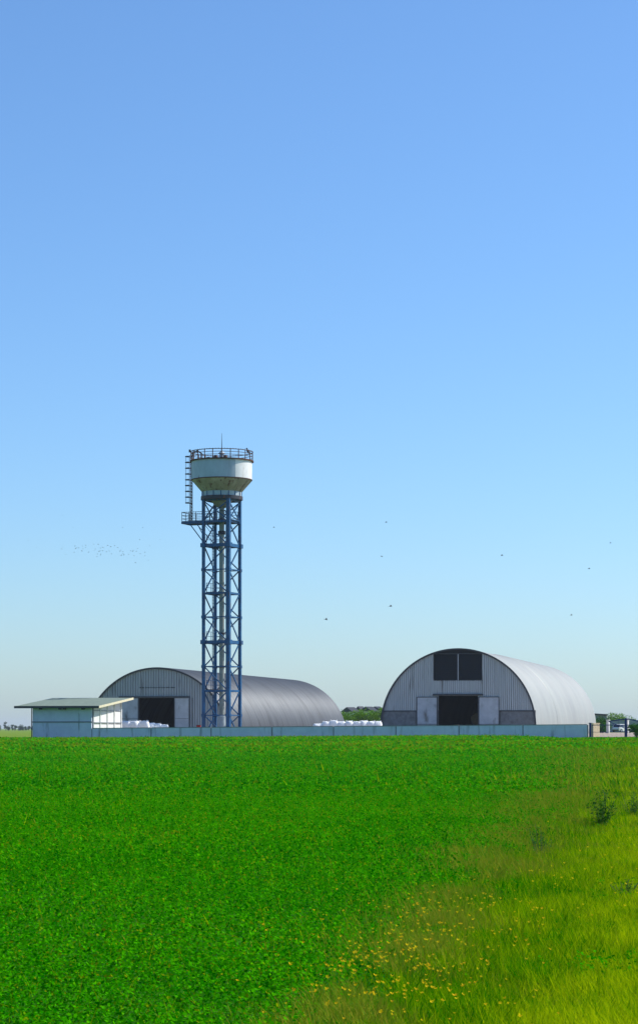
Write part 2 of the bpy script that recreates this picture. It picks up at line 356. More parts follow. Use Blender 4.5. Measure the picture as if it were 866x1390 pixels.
# ------------------------------------------------------------------ yard wall
def yard_wall():
    # ends at pixel ~797
    L = 49.6; n = 8; p = L / n
    zl, zr = wz(988, 222), wz(983, 211)
    t = thing('yard_wall', 'long low blue-grey concrete panel wall running between crop and yard', 'wall', (FX0, FY0, 0), -TH)
    for i in range(n):
        x0, x1 = i * p + .06, (i + 1) * p - .06
        gl = G(FX0 + x0 * cT, FY0 - x0 * sT) - .4; gr = G(FX0 + x1 * cT, FY0 - x1 * sT) - .4
        za, zb = zl + (zr - zl) * x0 / L - .06, zl + (zr - zl) * x1 / L - .06
        b = MB().hexa([(x0, 0, gl), (x1, 0, gr), (x1, .16, gr), (x0, .16, gl)], [(x0, 0, za), (x1, 0, zb), (x1, .16, zb), (x0, .16, za)])
        w = b.build('wall_panel', M['fence'], t)
        MB().hexa([(x0 - .02, -.04, za + .002), (x1 + .02, -.04, zb + .002), (x1 + .02, .2, zb + .002), (x0 - .02, .2, za + .002)],
                  [(x0 - .02, -.04, za + .06), (x1 + .02, -.04, zb + .06), (x1 + .02, .2, zb + .06), (x0 - .02, .2, za + .06)]).build('coping', M['coping'], w)
    for i in range(n + 1):
        x = i * p; z = zl + (zr - zl) * x / L; g = G(FX0 + x * cT, FY0 - x * sT) - .4
        MB().box(x - .055, x + .055, .02, .22, g, z - .07).build('post', M['coping'], t)
yard_wall()

# ------------------------------------------------------------------ shed at the left end
def shed():
    g = .5; W = 6.25; D = 9.9
    # local origin: front right corner; x runs left (negative)
    t = thing('flat_roofed_shed', 'small blue-grey shed with overhanging flat roof and white sunlit end wall', 'shed', (FX0 - .02, FY0 + .02, g - .3), -TH)
    zr = 3.77 - g + .3; rise = .95 / 11
    # front wall in two bands with a ledge
    zl = wz(980, 222) - g + .3
    f = MB().box(-W, -.004, 0, .25, 0, zl - .06); f.box(-W, -.004, .03, .25, zl + .06, zr + .06)
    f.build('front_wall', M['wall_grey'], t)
    MB().box(-W - .12, .05, -.06, .25, zl - .057, zl + .057).build('ledge', M['coping'], t)
    # end wall facing the sun, top follows the roof
    e = MB().hexa([(-.25, .253, 0), (0, .253, 0), (0, D, 0), (-.25, D, 0)], [(-.25, .253, zr + .02), (0, .253, zr + .02), (0, D, zr + .02 + rise * D), (-.25, D, zr + .02 + rise * D)])
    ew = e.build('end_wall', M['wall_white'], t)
    for i in range(5):
        y = .35 + i * (D - .55) / 4
        MB().box(.003, .10, y - .1, y + .1, 0, zr + rise * y - .0).build('pilaster', M['wall_white'] if i else M['coping'], ew)
    MB().box(.003, .14, .5, D - .2, zl - .1, zl - .02).build('sill', M['coping'], ew)
    MB().box(.003, .06, .5, D - .2, zr - .28, zr - .22).build('rail', M['coping'], ew)
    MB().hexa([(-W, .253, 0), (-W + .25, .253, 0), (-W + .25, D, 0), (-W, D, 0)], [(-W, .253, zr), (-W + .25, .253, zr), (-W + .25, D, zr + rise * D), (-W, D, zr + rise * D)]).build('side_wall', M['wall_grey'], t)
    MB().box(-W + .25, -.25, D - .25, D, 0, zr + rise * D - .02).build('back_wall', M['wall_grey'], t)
    # roof slab
    x0, x1, y0, y1 = -W - 1.65, 1.0, -.75, D + .9
    za, zb = zr + .10 + rise * y0, zr + .10 + rise * y1
    r = MB().hexa([(x0, y0, za), (x1, y0, za), (x1, y1, zb), (x0, y1, zb)], [(x0, y0, za + .14), (x1, y0, za + .14), (x1, y1, zb + .14), (x0, y1, zb + .14)])
    rf = r.build('roof', M['shed_roof'], t)
    MB().box(x0 - .03, x1 + .03, y0 - .035, y0 - .003, za - .06, za + .17).build('fascia', M['edge'], rf)
    MB().hexa([(x1 + .003, y0, za - .06), (x1 + .04, y0, za - .06), (x1 + .04, y1, zb - .06), (x1 + .003, y1, zb - .06)], [(x1 + .003, y0, za + .17), (x1 + .04, y0, za + .17), (x1 + .04, y1, zb + .17), (x1 + .003, y1, zb + .17)]).build('fascia', M['cream'], rf)
    for x in (-W + .95, -W / 2 - .1, -W / 2 + .35, -.8):
        MB().box(x - .09, x + .09, -.55, .03, zr - .16, zr + .03).build('rafter_end', M['edge'], t)
    MB().tube((-W - .06, -.07, 0), (-W - .06, -.07, zr), .05).build('downpipe', M['edge'], t)
shed()

# ------------------------------------------------------------------ hangars
def hangar(label, px, Y, g, Rr, cz, Ln, ribs, mats, spec):
    X = wx(px, Y); t = thing('arched_hangar', label, 'hangar', (X, Y, g), -TH)
    cz -= g
    a0 = math.asin(max(-cz, 0) / Rr) if cz < 0 else 0.0
    prof = []; na = 56
    if cz > 0: prof.append((Rr, 0, 1, 0))
    for i in range(na + 1):
        a = a0 + (math.pi - 2 * a0) * i / na; prof.append((Rr * math.cos(a), cz + Rr * math.sin(a), math.cos(a), math.sin(a)))
    if cz > 0: prof.append((-Rr, 0, -1, 0))
    per = spec['period']; nst = int(Ln / per * 4); V = []; m = len(prof)
    for j in range(nst + 1):
        y = -.25 + (Ln + .25) * j / nst; off = spec['amp'] * (1 if j % 4 in (0,) else -1 if j % 4 == 2 else 0)
        if 'steps' in spec:
            for (ys, dz) in spec['steps']:
                if y > ys: off += dz
        for (x, z, nx, nz) in prof: V.append((x + nx * off, y, z + nz * off))
    Fs = [(j * m + i, j * m + i + 1, (j + 1) * m + i + 1, (j + 1) * m + i) for j in range(nst) for i in range(m - 1)]
    rf = MB().add(V, Fs).build('roof', mats['roof'], t, smooth=False)
    rf.data.polygons.foreach_set('use_smooth', [True] * len(rf.data.polygons))
    so = rf.modifiers.new('thickness', 'SOLIDIFY'); so.thickness = .03; so.offset = -1
    # rim along the front and the back edge
    for yy in ((-.33, -.255), (Ln + .005, Ln + .08)):
        b = MB(); vs = []
        for (x, z, nx, nz) in prof:
            for (o, y) in ((-.12, yy[0]), (.07, yy[0]), (.07, yy[1]), (-.12, yy[1])): vs.append((x + nx * o, y, z + nz * o))
        fs = []
        for i in range(m - 1):
            for k in range(4): fs.append((i * 4 + k, i * 4 + (k + 1) % 4, (i + 1) * 4 + (k + 1) % 4, (i + 1) * 4 + k))
        fs += [(0, 1, 2, 3), tuple((m - 1) * 4 + k for k in (3, 2, 1, 0))]
        b.add(vs, fs).build('roof_edge', mats['rim'], rf)
    def arc(x): return cz + math.sqrt(max(Rr * Rr - x * x, 0)) - .05
    # corrugated gable with its openings
    def gable(y, holes, base, mt, name, flip=1):
        xs = set([-Rr + .03, Rr - .03]); p = ribs; k = -int(Rr / p)
        while k * p < Rr:
            for f in (0, .55, .66, .89): 
                xx = k * p + f * p
                if abs(xx) < Rr - .04: xs.add(round(xx, 4))
            k += 1
        for h in holes: xs.add(h[0]); xs.add(h[1])
        xs = sorted(xs)
        def off(x):
            f = (x / p) % 1.0; q = .12
            return -q if f < .55 else -q * (.66 - f) / .11 if f < .66 else 0 if f < .89 else -q * (f - .89) / .11
        b = MB()
        for a, c in zip(xs, xs[1:]):
            mid = (a + c) / 2; lo = base(mid); spans = [(lo, None)]
            for h in holes:
                if h[0] - 1e-6 <= mid <= h[1] + 1e-6:
                    ns = []
                    for (s0, s1) in spans:
                        top = s1 if s1 is not None else 1e9
                        if h[2] > s0: ns.append((s0, min(h[2], top) if h[2] < top else s1))
                        if h[3] < top and h[3] < arc(mid): ns.append((max(h[3], s0), s1))
                    spans = ns
            for (s0, s1) in spans:
                za = arc(a) if s1 is None else min(s1, arc(a)); zb = arc(c) if s1 is None else min(s1, arc(c))
                if za <= s0 + .01 and zb <= s0 + .01: continue
                ya, yb = y + off(a), y + off(c)
                b.add([(a, ya, s0), (c, yb, s0), (c, yb, max(zb, s0)), (a, ya, max(za, s0))], [(0, 1, 2, 3)])
        return b.build(name, mt, t)
    dt = spec['door_top'] - g; dl, dr = spec['door']; mt_ = spec['mason'] - g if spec.get('mason') else 0
    holes = [(dl, dr, 0, dt)]
    if 'loft' in spec: l0, l1, lz0, lz1 = spec['loft']; holes.append((l0, l1, lz0 - g, 99))
    gable(0, holes, lambda x: mt_, mats['wall'], 'gable_wall')
    # back wall
    b = MB(); N_ = 40; vs = []
    for i in range(N_ + 1):
        Rb = Rr + .0 + sum(d for _, d in spec.get('steps', ())); x = -Rb * math.cos(math.pi * i / N_); vs += [(x, Ln - .1, 0), (x, Ln - .1, max(cz + math.sqrt(max(Rb * Rb - x * x, 0)), .01))]
    b.add(vs, [(2 * i, 2 * i + 2, 2 * i + 3, 2 * i + 1) for i in range(N_)]).build('back_wall', mats['wall'], t)
    fx = math.sqrt(Rr * Rr - min(cz, 0) ** 2) - .05
    if mt_:
        for (a, c) in ((-fx, spec['leafs'][0][0] - .1), (spec['leafs'][1][1] + .1, fx)):
            w = MB().box(a, c, -.10, .22, 0, mt_ - .12).build('masonry_base', M['masonry'], t)
            MB().box(a, c, -.16, .22, mt_ - .117, mt_ - .003).build('ledge', M['edge'], w)
            MB().box(a + .3, c - .05, -.14, -.103, .5, 1.15).build('plinth', M['black'] if a < 0 else M['masonry'], w)
        for (a, c) in ((spec['leafs'][0][0] - .1, dl), (dr, spec['leafs'][1][1] + .1)):
            MB().box(a, c, .0, .2, 0, mt_ - .003).build('jamb_wall', M['masonry'], t)
    # door leaves slid to both sides, hanging from a track
    MB().box(spec['track'][0], spec['track'][1], -.34, -.10, dt + .02, dt + .20).build('door_track', M['edge'], t)
    for (a, c, top) in spec['leafs']:
        d = MB().box(a, c, -.28, -.20, .05, top - g - .02).build('door_leaf', mats['door'], t)
        fr = MB(); T = .07
        for (p0, p1) in (((a, .05), (a + T, top - g - .02)), ((c - T, .05), (c, top - g - .02)), ((a + T + .002, .05), (c - T - .002, .05 + T)), ((a + T + .002, top - g - .02 - T), (c - T - .002, top - g - .02)), ((a + T + .002, spec['mid'] - g - .03), (c - T - .002, spec['mid'] - g + .03))):
            fr.box(p0[0], p1[0], -.315, -.283, p0[1], p1[1])
        fr.build('frame', mats['frame'], d)
        MB().box(c - .012 if a < 0 else a - .05, c + .05 if a < 0 else a + .012, -.33, -.19, .05, top - g).build('edge_post', M['edge'], d)
        if 'gap' in spec and a > 0:
            MB().box(c + .03, c + .38, -.06, -.05, 0, top - g).build('side_gap', M['edge'], t)
    return t, gable, arc, g
h2, gb, arc2, g2 = hangar('right arched hangar with pale roof and dark loft shutters above its door', 621.5, 255, .78, 9.0, 1.9, 71, .24,
       dict(roof=M['roof_pale'], rim=M['edge'], wall=M['clad_pale'], door=M['door_grey'], frame=M['edge']),
       dict(period=.5, amp=.03, steps=((21.5, .12), ), door_top=5.5, door=(-2.28, 2.3), mason=3.8, loft=(-2.85, 2.8, 7.28, 10.3), leafs=((-4.8, -2.38, 5.38), (2.42, 4.8, 5.38)), mid=2.2, track=(-2.9, 2.9)))
# loft shutters of the right hangar
def loft():
    z0, z1 = 7.28 - g2, 10.3 - g2
    for (a, c) in ((-2.83, -.05), (.05, 2.78)):
        s = MB()
        n = 14
        for i in range(n):
            z = z0 + .06 + (z1 - z0 - .12) * i / n; s.hexa([(a + .04, -.02, z), (c - .04, -.02, z), (c - .04, .06, z + .09), (a + .04, .06, z + .09)], [(a + .04, -.02, z + .03), (c - .04, -.02, z + .03), (c - .04, .06, z + .22), (a + .04, .06, z + .22)])
        o = s.build('loft_shutter', M['black'], h2)
        MB().box(a, c, .07, .09, z0, z1).build('backing', M['black'], o)
    MB().box(-.045, .045, -.06, .05, z0, z1).build('mullion', M['door_grey'], h2)
    MB().box(-2.87, 2.82, -.10, .05, z1 + .003, z1 + .09).build('loft_beam', M['edge'], h2)
    MB().box(-2.87, 2.82, -.12, .05, z0 - .08, z0 - .003).build('loft_sill', M['edge'], h2)
    vs = []; N_ = 20
    for i in range(N_ + 1):
        x = -2.85 + 5.65 * i / N_; vs += [(x, -.01, z1 + .095), (x, -.01, max(arc2(x), z1 + .1))]
    MB().add(vs, [(2 * i, 2 * i + 2, 2 * i + 3, 2 * i + 1) for i in range(N_)]).build('crown_panel', M['black'], h2)
    MB().box(-4.3, -3.5, -.09, -.05, 3.5, 4.0).build('notice', M['coping'], h2)
loft()
h1, gb1, arc1, g1 = hangar('arched hangar on the left behind the tower, grey-brown roof and plain ribbed gable', 213.6, 265, .62, 9.05, -.09, 68, .32,
       dict(roof=M['roof_old'], rim=M['edge'], wall=M['clad_dark'], door=M['door_grey'], frame=M['coping']),
       dict(period=.5, amp=.065, door_top=5.37, door=(-2.2, 2.2), mason=None, leafs=((-4.7, -2.25, 5.4), (2.25, 4.05, 5.4)), mid=2.9, track=(-4.7, 4.1), gap=1))
MB().box(-2.25, 2.3, -.12, -.055, 6.55 - g1, 6.68 - g1).build('gable_rail', M['edge'], h1)

# bales standing in the dark of the right hangar
def bale(x, y, z, label, r=.75):
    wxx = h2.location.x + x * cT + y * sT; wyy = h2.location.y - x * sT + y * cT
    t = thing('round_bale', label, 'bale', (wxx, wyy, g2 + z), -TH, 'bales inside the right hangar')
    b = MB().lathe([(0, 0), (r * .92, 0), (r, .08), (r, 1.12), (r * .92, 1.2), (0, 1.2)], 20)
    o = b.build('roll', M['hay'], t, smooth=True); o.rotation_euler = (R(90), 0, 0); o.location = (0, .6, r)
    b = MB()
    for yy in (-.3, 0, .3): b.lathe([(r + .004, yy - .02), (r + .012, yy), (r + .004, yy + .02)], 20)
    w = b.build('twine', M['wood'], t); w.rotation_euler = (R(90), 0, 0); w.location = (0, 0, r)
for (x, y, z, l) in ((.3, 7, 0, 'round hay bale on the floor of the right hangar, front centre'), (1.9, 8, 0, 'round hay bale on the floor of the right hangar, front right'), (1.1, 7.8, 1.3, 'round hay bale on top of two others in the right hangar'),
                     (-1.4, 8, 0, 'round hay bale alone at the left inside the right hangar')):
    bale(x, y, z, l)

# ------------------------------------------------------------------ water tower
def tower():
    Y = 240.0; X = wx(301.3, Y); g = .58; th = R(22.5)
    t = thing('water_tower', 'tall water tower with white tank on a blue lattice frame', 'water tower', (X, Y, g), -th)
    z = lambda py: wz(py, Y) - g
    h = 1.48; legs = [(-h, -h), (h, -h), (h, h), (-h, h)]
    ztop = z(679)
    for i, (x, y) in enumerate(legs):
        w = .20 if i == 1 else .145
        l = MB().box(x - w, x + w, y - w, y + w, 0, ztop).build('leg', M['blue'], t)
        for py in (741, 872): MB().box(x - w - .12, x + w + .12, y - w - .12, y + w + .12, z(py) - .22, z(py) + .22).build('flange', M['blue'], l)
        for py in (774, 838, 905, 971): MB().box(x - w - .05, x + w + .05, y - w - .05, y + w + .05, z(py) - .15, z(py) + .15).build('gusset', M['blue'], l)
        MB().box(x - .4, x + .4, y - .4, y + .4, -.3, .25).build('footing', M['coping'], l)
    L = [709, 741, 774, 806, 838, 872, 905, 938, 971, 1002]
    for i in range(4):
        a, b = legs[i], legs[(i + 1) % 4]
        lo = .17; dx, dy = b[0] - a[0], b[1] - a[1]; ln = math.hypot(dx, dy); ux, uy = dx / ln, dy / ln
        A = lambda zz: (a[0] + ux * lo, a[1] + uy * lo, zz); B = lambda zz: (b[0] - ux * lo, b[1] - uy * lo, zz)
        sgn = 1
        for k in range(len(L) - 1):
            p, q = z(L[k]) - .1, max(z(L[k + 1]), .1) + .1
            major_first = (k % 2 == 1)      # braces start at major levels on leg b
            br = MB()
            br.bar(B(p), A(q), .11) if major_first else br.bar(A(p), B(q), .11)
            br.build('brace', M['blue'], t)
        br = MB().bar(A(ztop - .3), B(z(709) + .25), .11); br.build('brace', M['blue'], t)
        br = MB().bar(B(ztop - .3), A(z(709) + .25), .10); br.build('brace', M['blue'], t)
        for py, hh in ((679, .34), (709, .22), (741, .34), (774, .11), (806, .2), (838, .11), (872, .34), (905, .11), (938, .2), (971, .11)):
            zz = z(py) - (.0 if py != 679 else .0)
            MB().bar(A(zz), B(zz), .14, hh).build('cross_beam', M['blue'], t)
    # inner landings with rails
    for py in (741, 806, 872, 938):
        zz = z(py) + .1
        d = MB().box(-h + .16, -h + 1.3, -h + .3, h - .3, zz, zz + .07).build('landing', M['dark_steel'], t)
        rl = MB()
        for x in (-h + .2, -h + 1.25):
            for y in (-h + .35, 0, h - .35): rl.bar((x, y, zz + .07), (x, y, zz + 1.05), .05)
            for q in (.55, 1.05): rl.bar((x, -h + .35, zz + q), (x, h - .35, zz + q), .045)
        for q in (.55, 1.05): rl.bar((-h + .2, h - .35, zz + q), (-h + 1.25, h - .35, zz + q), .045)
        rl.build('handrail', M['blue'], d)
    def ladder(x, y, z0, z1, w, m, ax=0, step=.33, name='ladder'):
        l = MB(); dx, dy = (w / 2, 0) if ax == 0 else (0, w / 2)
        l.bar((x - dx, y - dy, z0), (x - dx, y - dy, z1), .06); l.bar((x + dx, y + dy, z0), (x + dx, y + dy, z1), .06)
        zz = z0 + .2
        while zz < z1: l.bar((x - dx, y - dy, zz), (x + dx, y + dy, zz), .035); zz += step
        return l.build(name, m, t)
    ladder(-h + .75, -.35, 0, z(709), .42, M['blue']); ladder(.75, -.15, z(872), z(709), .36, M['pipe']); ladder(.75, -.15, 0, z(872), .36, M['pipe'])
    # riser pipe
    pp = MB().tube((0, 0, 1.2), (0, 0, z(686)), .28, n=20).build('riser_pipe', M['pipe'], t, smooth=True)
    for py in (705, 722, 724.5, 860, 905): MB().lathe([(.27, z(py) - .09), (.40, z(py) - .09), (.40, z(py) + .09), (.27, z(py) + .09)], 20).build('pipe_flange', M['dark_steel'], pp)
    MB().lathe([(.44, 0), (.44, z(972)), (.28, z(972) + .1)], 16).build('pipe_housing', M['ring'], pp)
    # tank : body, cone, ring, bowl
    Rt = 3.28; zt, zb, zc, zr = z(627.5), z(652), z(668), z(677.5)
    # one sector of the tank wall is paler (world azimuth right of the viewer)
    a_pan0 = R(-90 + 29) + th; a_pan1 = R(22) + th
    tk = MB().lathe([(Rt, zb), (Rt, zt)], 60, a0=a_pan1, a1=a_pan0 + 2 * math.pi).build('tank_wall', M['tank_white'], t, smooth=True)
    MB().lathe([(Rt, zb), (Rt, zt)], 20, a0=a_pan0, a1=a_pan1).build('paler_panel', M['tank_pale'], tk, smooth=True)
    tc_ = MB().lathe([(2.16, zc), (Rt, zb - .002)], 72).build('tank_cone', M['tank_cone'], t, smooth=True)
    for k in range(12):
        a = 2 * math.pi * k / 12; c, s = math.cos(a), math.sin(a)
        MB().bar((2.17 * c, 2.17 * s, zc), ((Rt + .01) * c, (Rt + .01) * s, zb), .04).build('weld_seam', M['tank_cone'], tc_)
    MB().lathe([(Rt - .01, zb - .05), (Rt + .035, zb - .04), (Rt + .035, zb + .05), (Rt - .01, zb + .05)], 72).build('seam_band', M['rust'], tk)
    MB().lathe([(Rt - .1, zt + .002), (Rt + .18, zt + .002), (Rt + .18, zt + .14), (Rt - .1, zt + .14), (1.0, zt + .42), (0, zt + .5)], 72).build('tank_roof', M['rust'], t)
    rg = MB().lathe([(2.12, zr + .25), (2.12, zc)], 48).build('support_ring', M['ring'], t, smooth=True)
    for k in range(16):
        a = 2 * math.pi * k / 16; c, s = math.cos(a), math.sin(a); MB().bar((2.15 * c, 2.15 * s, zr + .2), (2.15 * c, 2.15 * s, zc - .02), .07).build('stiffener', M['blue'], rg)
    MB().lathe([(1.9, zr - .12), (2.28, zr - .12), (2.28, zr + .25), (1.9, zr + .25)], 48).build('ring_walkway', M['dark_steel'], t)
    MB().lathe([(.30, z(690)), (.62, z(688)), (1.12, z(681)), (1.2, zr - .1), (2.1, zc)], 40).build('bowl', M['tank_cone'], t, smooth=True)
    # railing on the roof
    zz = zt + .14; n = 22; rr = Rt + .08; r = MB()
    for k in range(n):
        a = 2 * math.pi * k / n; c, s = math.cos(a) * rr, math.sin(a) * rr; r.bar((c, s, zz), (c, s, zz + .94), .07)
    for q, wd in ((.36, .06), (.65, .06), (.94, .09)):
        pts = [(math.cos(2 * math.pi * k / 66) * rr, math.sin(2 * math.pi * k / 66) * rr, zz + q) for k in range(67)]; r.path(pts, wd / 2, 5)
    for k in range(66):
        a = 2 * math.pi * k / 66; c, s = math.cos(a) * rr, math.sin(a) * rr; r.bar((c, s, zz + .9), (c, s, zz + 1.03), .035)
    r.build('roof_railing', M['rusty_steel'], t)
    v = MB().lathe([(.25, zt + .4), (.25, zt + .9), (.38, zt + .95), (.1, zt + 1.25), (0, zt + 1.25)], 16).build('vent', M['ring'], t)
    MB().tube((0, 0, zt + 1.2), (0, 0, z(588)), .05, .015).build('mast', M['dark_steel'], v)
    for k in (1, 3, 4):
        a = R(40 * k + 150); MB().bar((1.5 * math.cos(a), 1.5 * math.sin(a), zt + .3), (1.5 * math.cos(a), 1.5 * math.sin(a), zt + .6), .35, .3).build('hatch', M['rust'], t)
    # side platform
    zp = z(709); xl = -4.35
    pf = MB().box(xl, h + .25, -1.0, 1.0, zp + .11, zp + .19); pf.bar((xl, -1.0, zp), (h + .2, -1.0, zp), .1, .24); pf.bar((xl, 1.0, zp), (h + .2, 1.0, zp), .1, .24)
    for x in (xl, -3.4, -2.4): pf.bar((x, -1, zp), (x, 1, zp), .1, .2)
    pf = pf.build('side_platform', M['blue'], t)
    rl = MB()
    def rail(p, q, n_):
        for k in range(n_ + 1):
            f = k / n_; x = p[0] + (q[0] - p[0]) * f; y = p[1] + (q[1] - p[1]) * f; rl.bar((x, y, zp + .15), (x, y, zp + 1.15), .045)
        for qz in (.45, .8, 1.15): rl.bar((p[0], p[1], zp + qz), (q[0], q[1], zp + qz), .045)
        m_ = n_ * 4
        for k in range(m_): f = k / m_; x = p[0] + (q[0] - p[0]) * f; y = p[1] + (q[1] - p[1]) * f; rl.bar((x, y, zp + 1.1), (x, y, zp + 1.22), .03)
    rail((xl, -.95), (h, -.95), 7); rail((xl, .95), (h, .95), 7); rail((xl, -.95), (xl, .95), 2)
    rl.build('platform_railing', M['dark_steel'], pf)
    for y in (-1.0, 1.0):
        MB().bar((-3.4, y, zp - .1), (-h - .1, y * 1.4, z(736)), .08).build('strut', M['blue'], pf)
        MB().bar((-2.5, y, zp - .1), (-h - .1, y * 1.4, z(727)), .06).build('strut', M['blue'], pf)
    # caged ladder to the tank roof, bending in over the railing
    lx, ly = -3.48, -.3; w = .3; zu = zt + 1.2
    ld = MB()
    for s in (-1, 1):
        yy = ly + s * w / 2
        pts = [(lx, yy, zp + .2), (lx, yy, zu - .35), (lx + .12, yy, zu - .08), (lx + .4, yy, zu + .08), (lx + .9, yy, zu + .05), (lx + 1.2, yy, zu - .2), (lx + 1.2, yy, zt + .2)]
        ld.path(pts, .05, 6)
    q = zp + .4
    while q < zu: ld.bar((lx, ly - w / 2, q), (lx, ly + w / 2, q), .05); ld.bar((lx - .14, ly - w / 2, q + .05), (lx + .14, ly - w / 2, q + .05), .03); q += .33
    ld.bar((lx - .14, ly - w / 2, zp + .2), (lx - .14, ly - w / 2, zu - .3), .05); ld.bar((lx + .14, ly - w / 2, zp + .2), (lx + .14, ly - w / 2, zu - .6), .05)
    ld = ld.build('tank_ladder', M['rust'], t)
    cg = MB()
    for k in range(9):
        q = z(618 + 7.9 * k); pts = []
        for i in range(9):
            a = R(90 + 22.5 * i); pts.append((lx - .12 + .62 * math.cos(a), ly + .38 * math.sin(a), q))
        cg.path(pts, .05, 5)
    for a in (130, 180, 230):
        a = R(a); x, y = lx - .12 + .62 * math.cos(a), ly + .38 * math.sin(a); cg.bar((x, y, z(681)), (x, y, z(617)), .02)
    cg.build('ladder_cage', M['dark_steel'], ld)
    # warning lamp brackets etc.
    for (px, dy) in ((262, 0), (270, .6)):
        MB().tube(((px - 301) / 12.5, dy - 1.5, zt + 1.05), ((px - 301) / 12.5, dy - 1.5, zt + 1.35), .12, n=8).build('lamp_box', M['dark_steel'], t)
    return X, Y
TX, TY = tower()

# ------------------------------------------------------------------ birds
def bird_mesh(flap):
    b = MB(); k = 8; rings = [(-.16, .004), (-.12, .02), (-.05, .04), (.03, .042), (.09, .028), (.12, .03), (.15, .018), (.18, .003)]
    vs = []
    for (x, r) in rings:
        for i in range(k): a = 2 * math.pi * i / k; vs.append((x, r * math.cos(a), r * math.sin(a)))
    fs = [(j * k + i, j * k + (i + 1) % k, (j + 1) * k + (i + 1) % k, (j + 1) * k + i) for j in range(len(rings) - 1) for i in range(k)]
    b.add(vs, fs)
    for s in (-1, 1):
        z1, z2 = flap * .10, flap * .06
        top = [(.06, s * .03, .012), (.09, s * .14, z1 + .012), (.01, s * .30, z2 + .006), (-.03, s * .14, z1 + .01), (-.05, s * .03, .012)]
        bot = [(x, y, zz - .014) for (x, y, zz) in top]
        f = [(0, 1, 2, 3, 4), (9, 8, 7, 6, 5)] + [(i, 5 + i, 5 + (i + 1) % 5, (i + 1) % 5) for i in range(5)]
        b.add(top + bot, f)
    b.add([(-.14, .015, .0), (-.14, -.015, 0), (-.25, -.05, 0), (-.25, .05, 0), (-.14, .015, .01), (-.14, -.015, .01), (-.25, -.05, .008), (-.25, .05, .008)], [(0, 1, 2, 3), (7, 6, 5, 4), (0, 3, 7, 4), (1, 5, 6, 2), (2, 6, 7, 3)])
    return b.build('bird', M['bird'], smooth=False)
BP = [bird_mesh(1.0), bird_mesh(-.6)]; used = [False, False]
def bird(px, py, Y, label, group, rz, sc=1.0):
    i = random.randrange(2) if used[0] and used[1] else (0 if not used[0] else 1)
    o = BP[i]
    if used[i]: o = BP[i].copy(); COL.objects.link(o)
    used[i] = True
    o.location = (wx(px, Y), Y, wz(py, Y)); o.rotation_euler = (random.uniform(-.4, .4), random.uniform(-.2, .2), rz); o.scale = (sc,) * 3
    tag(o, label, 'bird', group)
for (px, py, Y, l) in ((524, 709, 330, 'small bird flying high in open sky, highest of the birds right of the tower'), (518, 755, 300, 'bird in flight just below the highest bird right of the tower'),
                       (681, 754, 300, 'small dark bird flying high above the loft shutters of the right hangar'), (799, 772, 320, 'bird in flight high above the far end of the right hangar'),
                       (530, 823, 230, 'dark bird flying over the left end of the right hangar'), (442.7, 841, 230, 'lowest flying bird, above the far end of the left hangar'),
                       (775, 835, 320, 'bird flying low above the roof of the right hangar'), (828, 737, 420, 'faint distant bird near the right edge of the sky'), (372, 716, 430, 'faint distant bird right of the tower frame')):
    bird(px, py, Y, l, 'birds flying over the yard', random.uniform(-.5, .6) + (math.pi if random.random() < .4 else 0))
fl = [(85.5, 700), (100, 716), (39, 733), (50.5, 743), (217.8, 732), (204, 741), (190, 732.6), (167, 716), (194, 716), (53, 732)]
for i in range(58): fl.append((random.gauss(135 + 35 * random.uniform(-1, 1.3), 22), 0))
for i, (px, py) in enumerate(fl):
    if py == 0: py = 738 + (px - 60) * .105 + random.gauss(0, 5)
    bird(px, py, random.uniform(620, 820), 'tiny bird in the distant loose flock left of the tower', 'distant flock left of the tower', random.uniform(0, 6.28), 1.15)
# the bird perched on the tank railing
def perched():
    x, y = wx(338, TY) , TY - 1.0; zz = wz(615.2, TY - 1)
    b = MB(); rings = [(0, .01), (.05, .07), (.14, .10), (.24, .09), (.31, .05), (.35, .06), (.40, .05), (.44, .012)]; k = 10; vs = []
    for (q, r) in rings:
        for i in range(k): a = 2 * math.pi * i / k; vs.append((r * math.cos(a) - q * .35, r * .9 * math.sin(a), q))
    b.add(vs, [(j * k + i, j * k + (i + 1) % k, (j + 1) * k + (i + 1) % k, (j + 1) * k + i) for j in range(len(rings) - 1) for i in range(k)])
    b.hexa([(.02, -.03, .08), (.02, .03, .08), (.10, .03, -.14), (.10, -.03, -.14)], [(.05, -.03, .1), (.05, .03, .1), (.13, .03, -.12), (.13, -.03, -.12)])
    b.bar((-.20, 0, .37), (-.29, 0, .36), .025)
    b.bar((-.02, .03, .03), (-.02, .03, -.06), .02); b.bar((-.02, -.03, .03), (-.02, -.03, -.06), .02)
    o = b.build('bird', M['bird'], smooth=True); o.location = (x, y, zz); o.scale = (1.35,) * 3
    tag(o, 'dark bird perched on the right side of the tank railing', 'bird')
perched()

# ------------------------------------------------------------------ white bulk bags
def bag_mesh(seed):
    rnd = random.Random(seed); bpy_v = []; n = 20; rings = [(-.0, .44), (.05, .5), (.3, .53), (.6, .52), (.85, .47), (.95, .40), (.99, .22), (1.02, .08)]
    vs = []
    for (zz, r) in rings:
        for i in range(n):
            a = 2 * math.pi * i / n; q = 4; sq = (abs(math.cos(a)) ** q + abs(math.sin(a)) ** q) ** (-1 / q)
            w = 1 + .05 * math.sin(3 * a + seed) + rnd.uniform(-.03, .03)
            vs.append((r * sq * math.cos(a) * w, r * sq * math.sin(a) * w, zz + .03 * math.sin(2 * a + seed * 2) * (zz > .5)))
    fs = [(j * n + i, j * n + (i + 1) % n, (j + 1) * n + (i + 1) % n, (j + 1) * n + i) for j in range(len(rings) - 1) for i in range(n)] + [tuple(range(n))[::-1], tuple((len(rings) - 1) * n + i for i in range(n))]
    return MB().add(vs, fs)
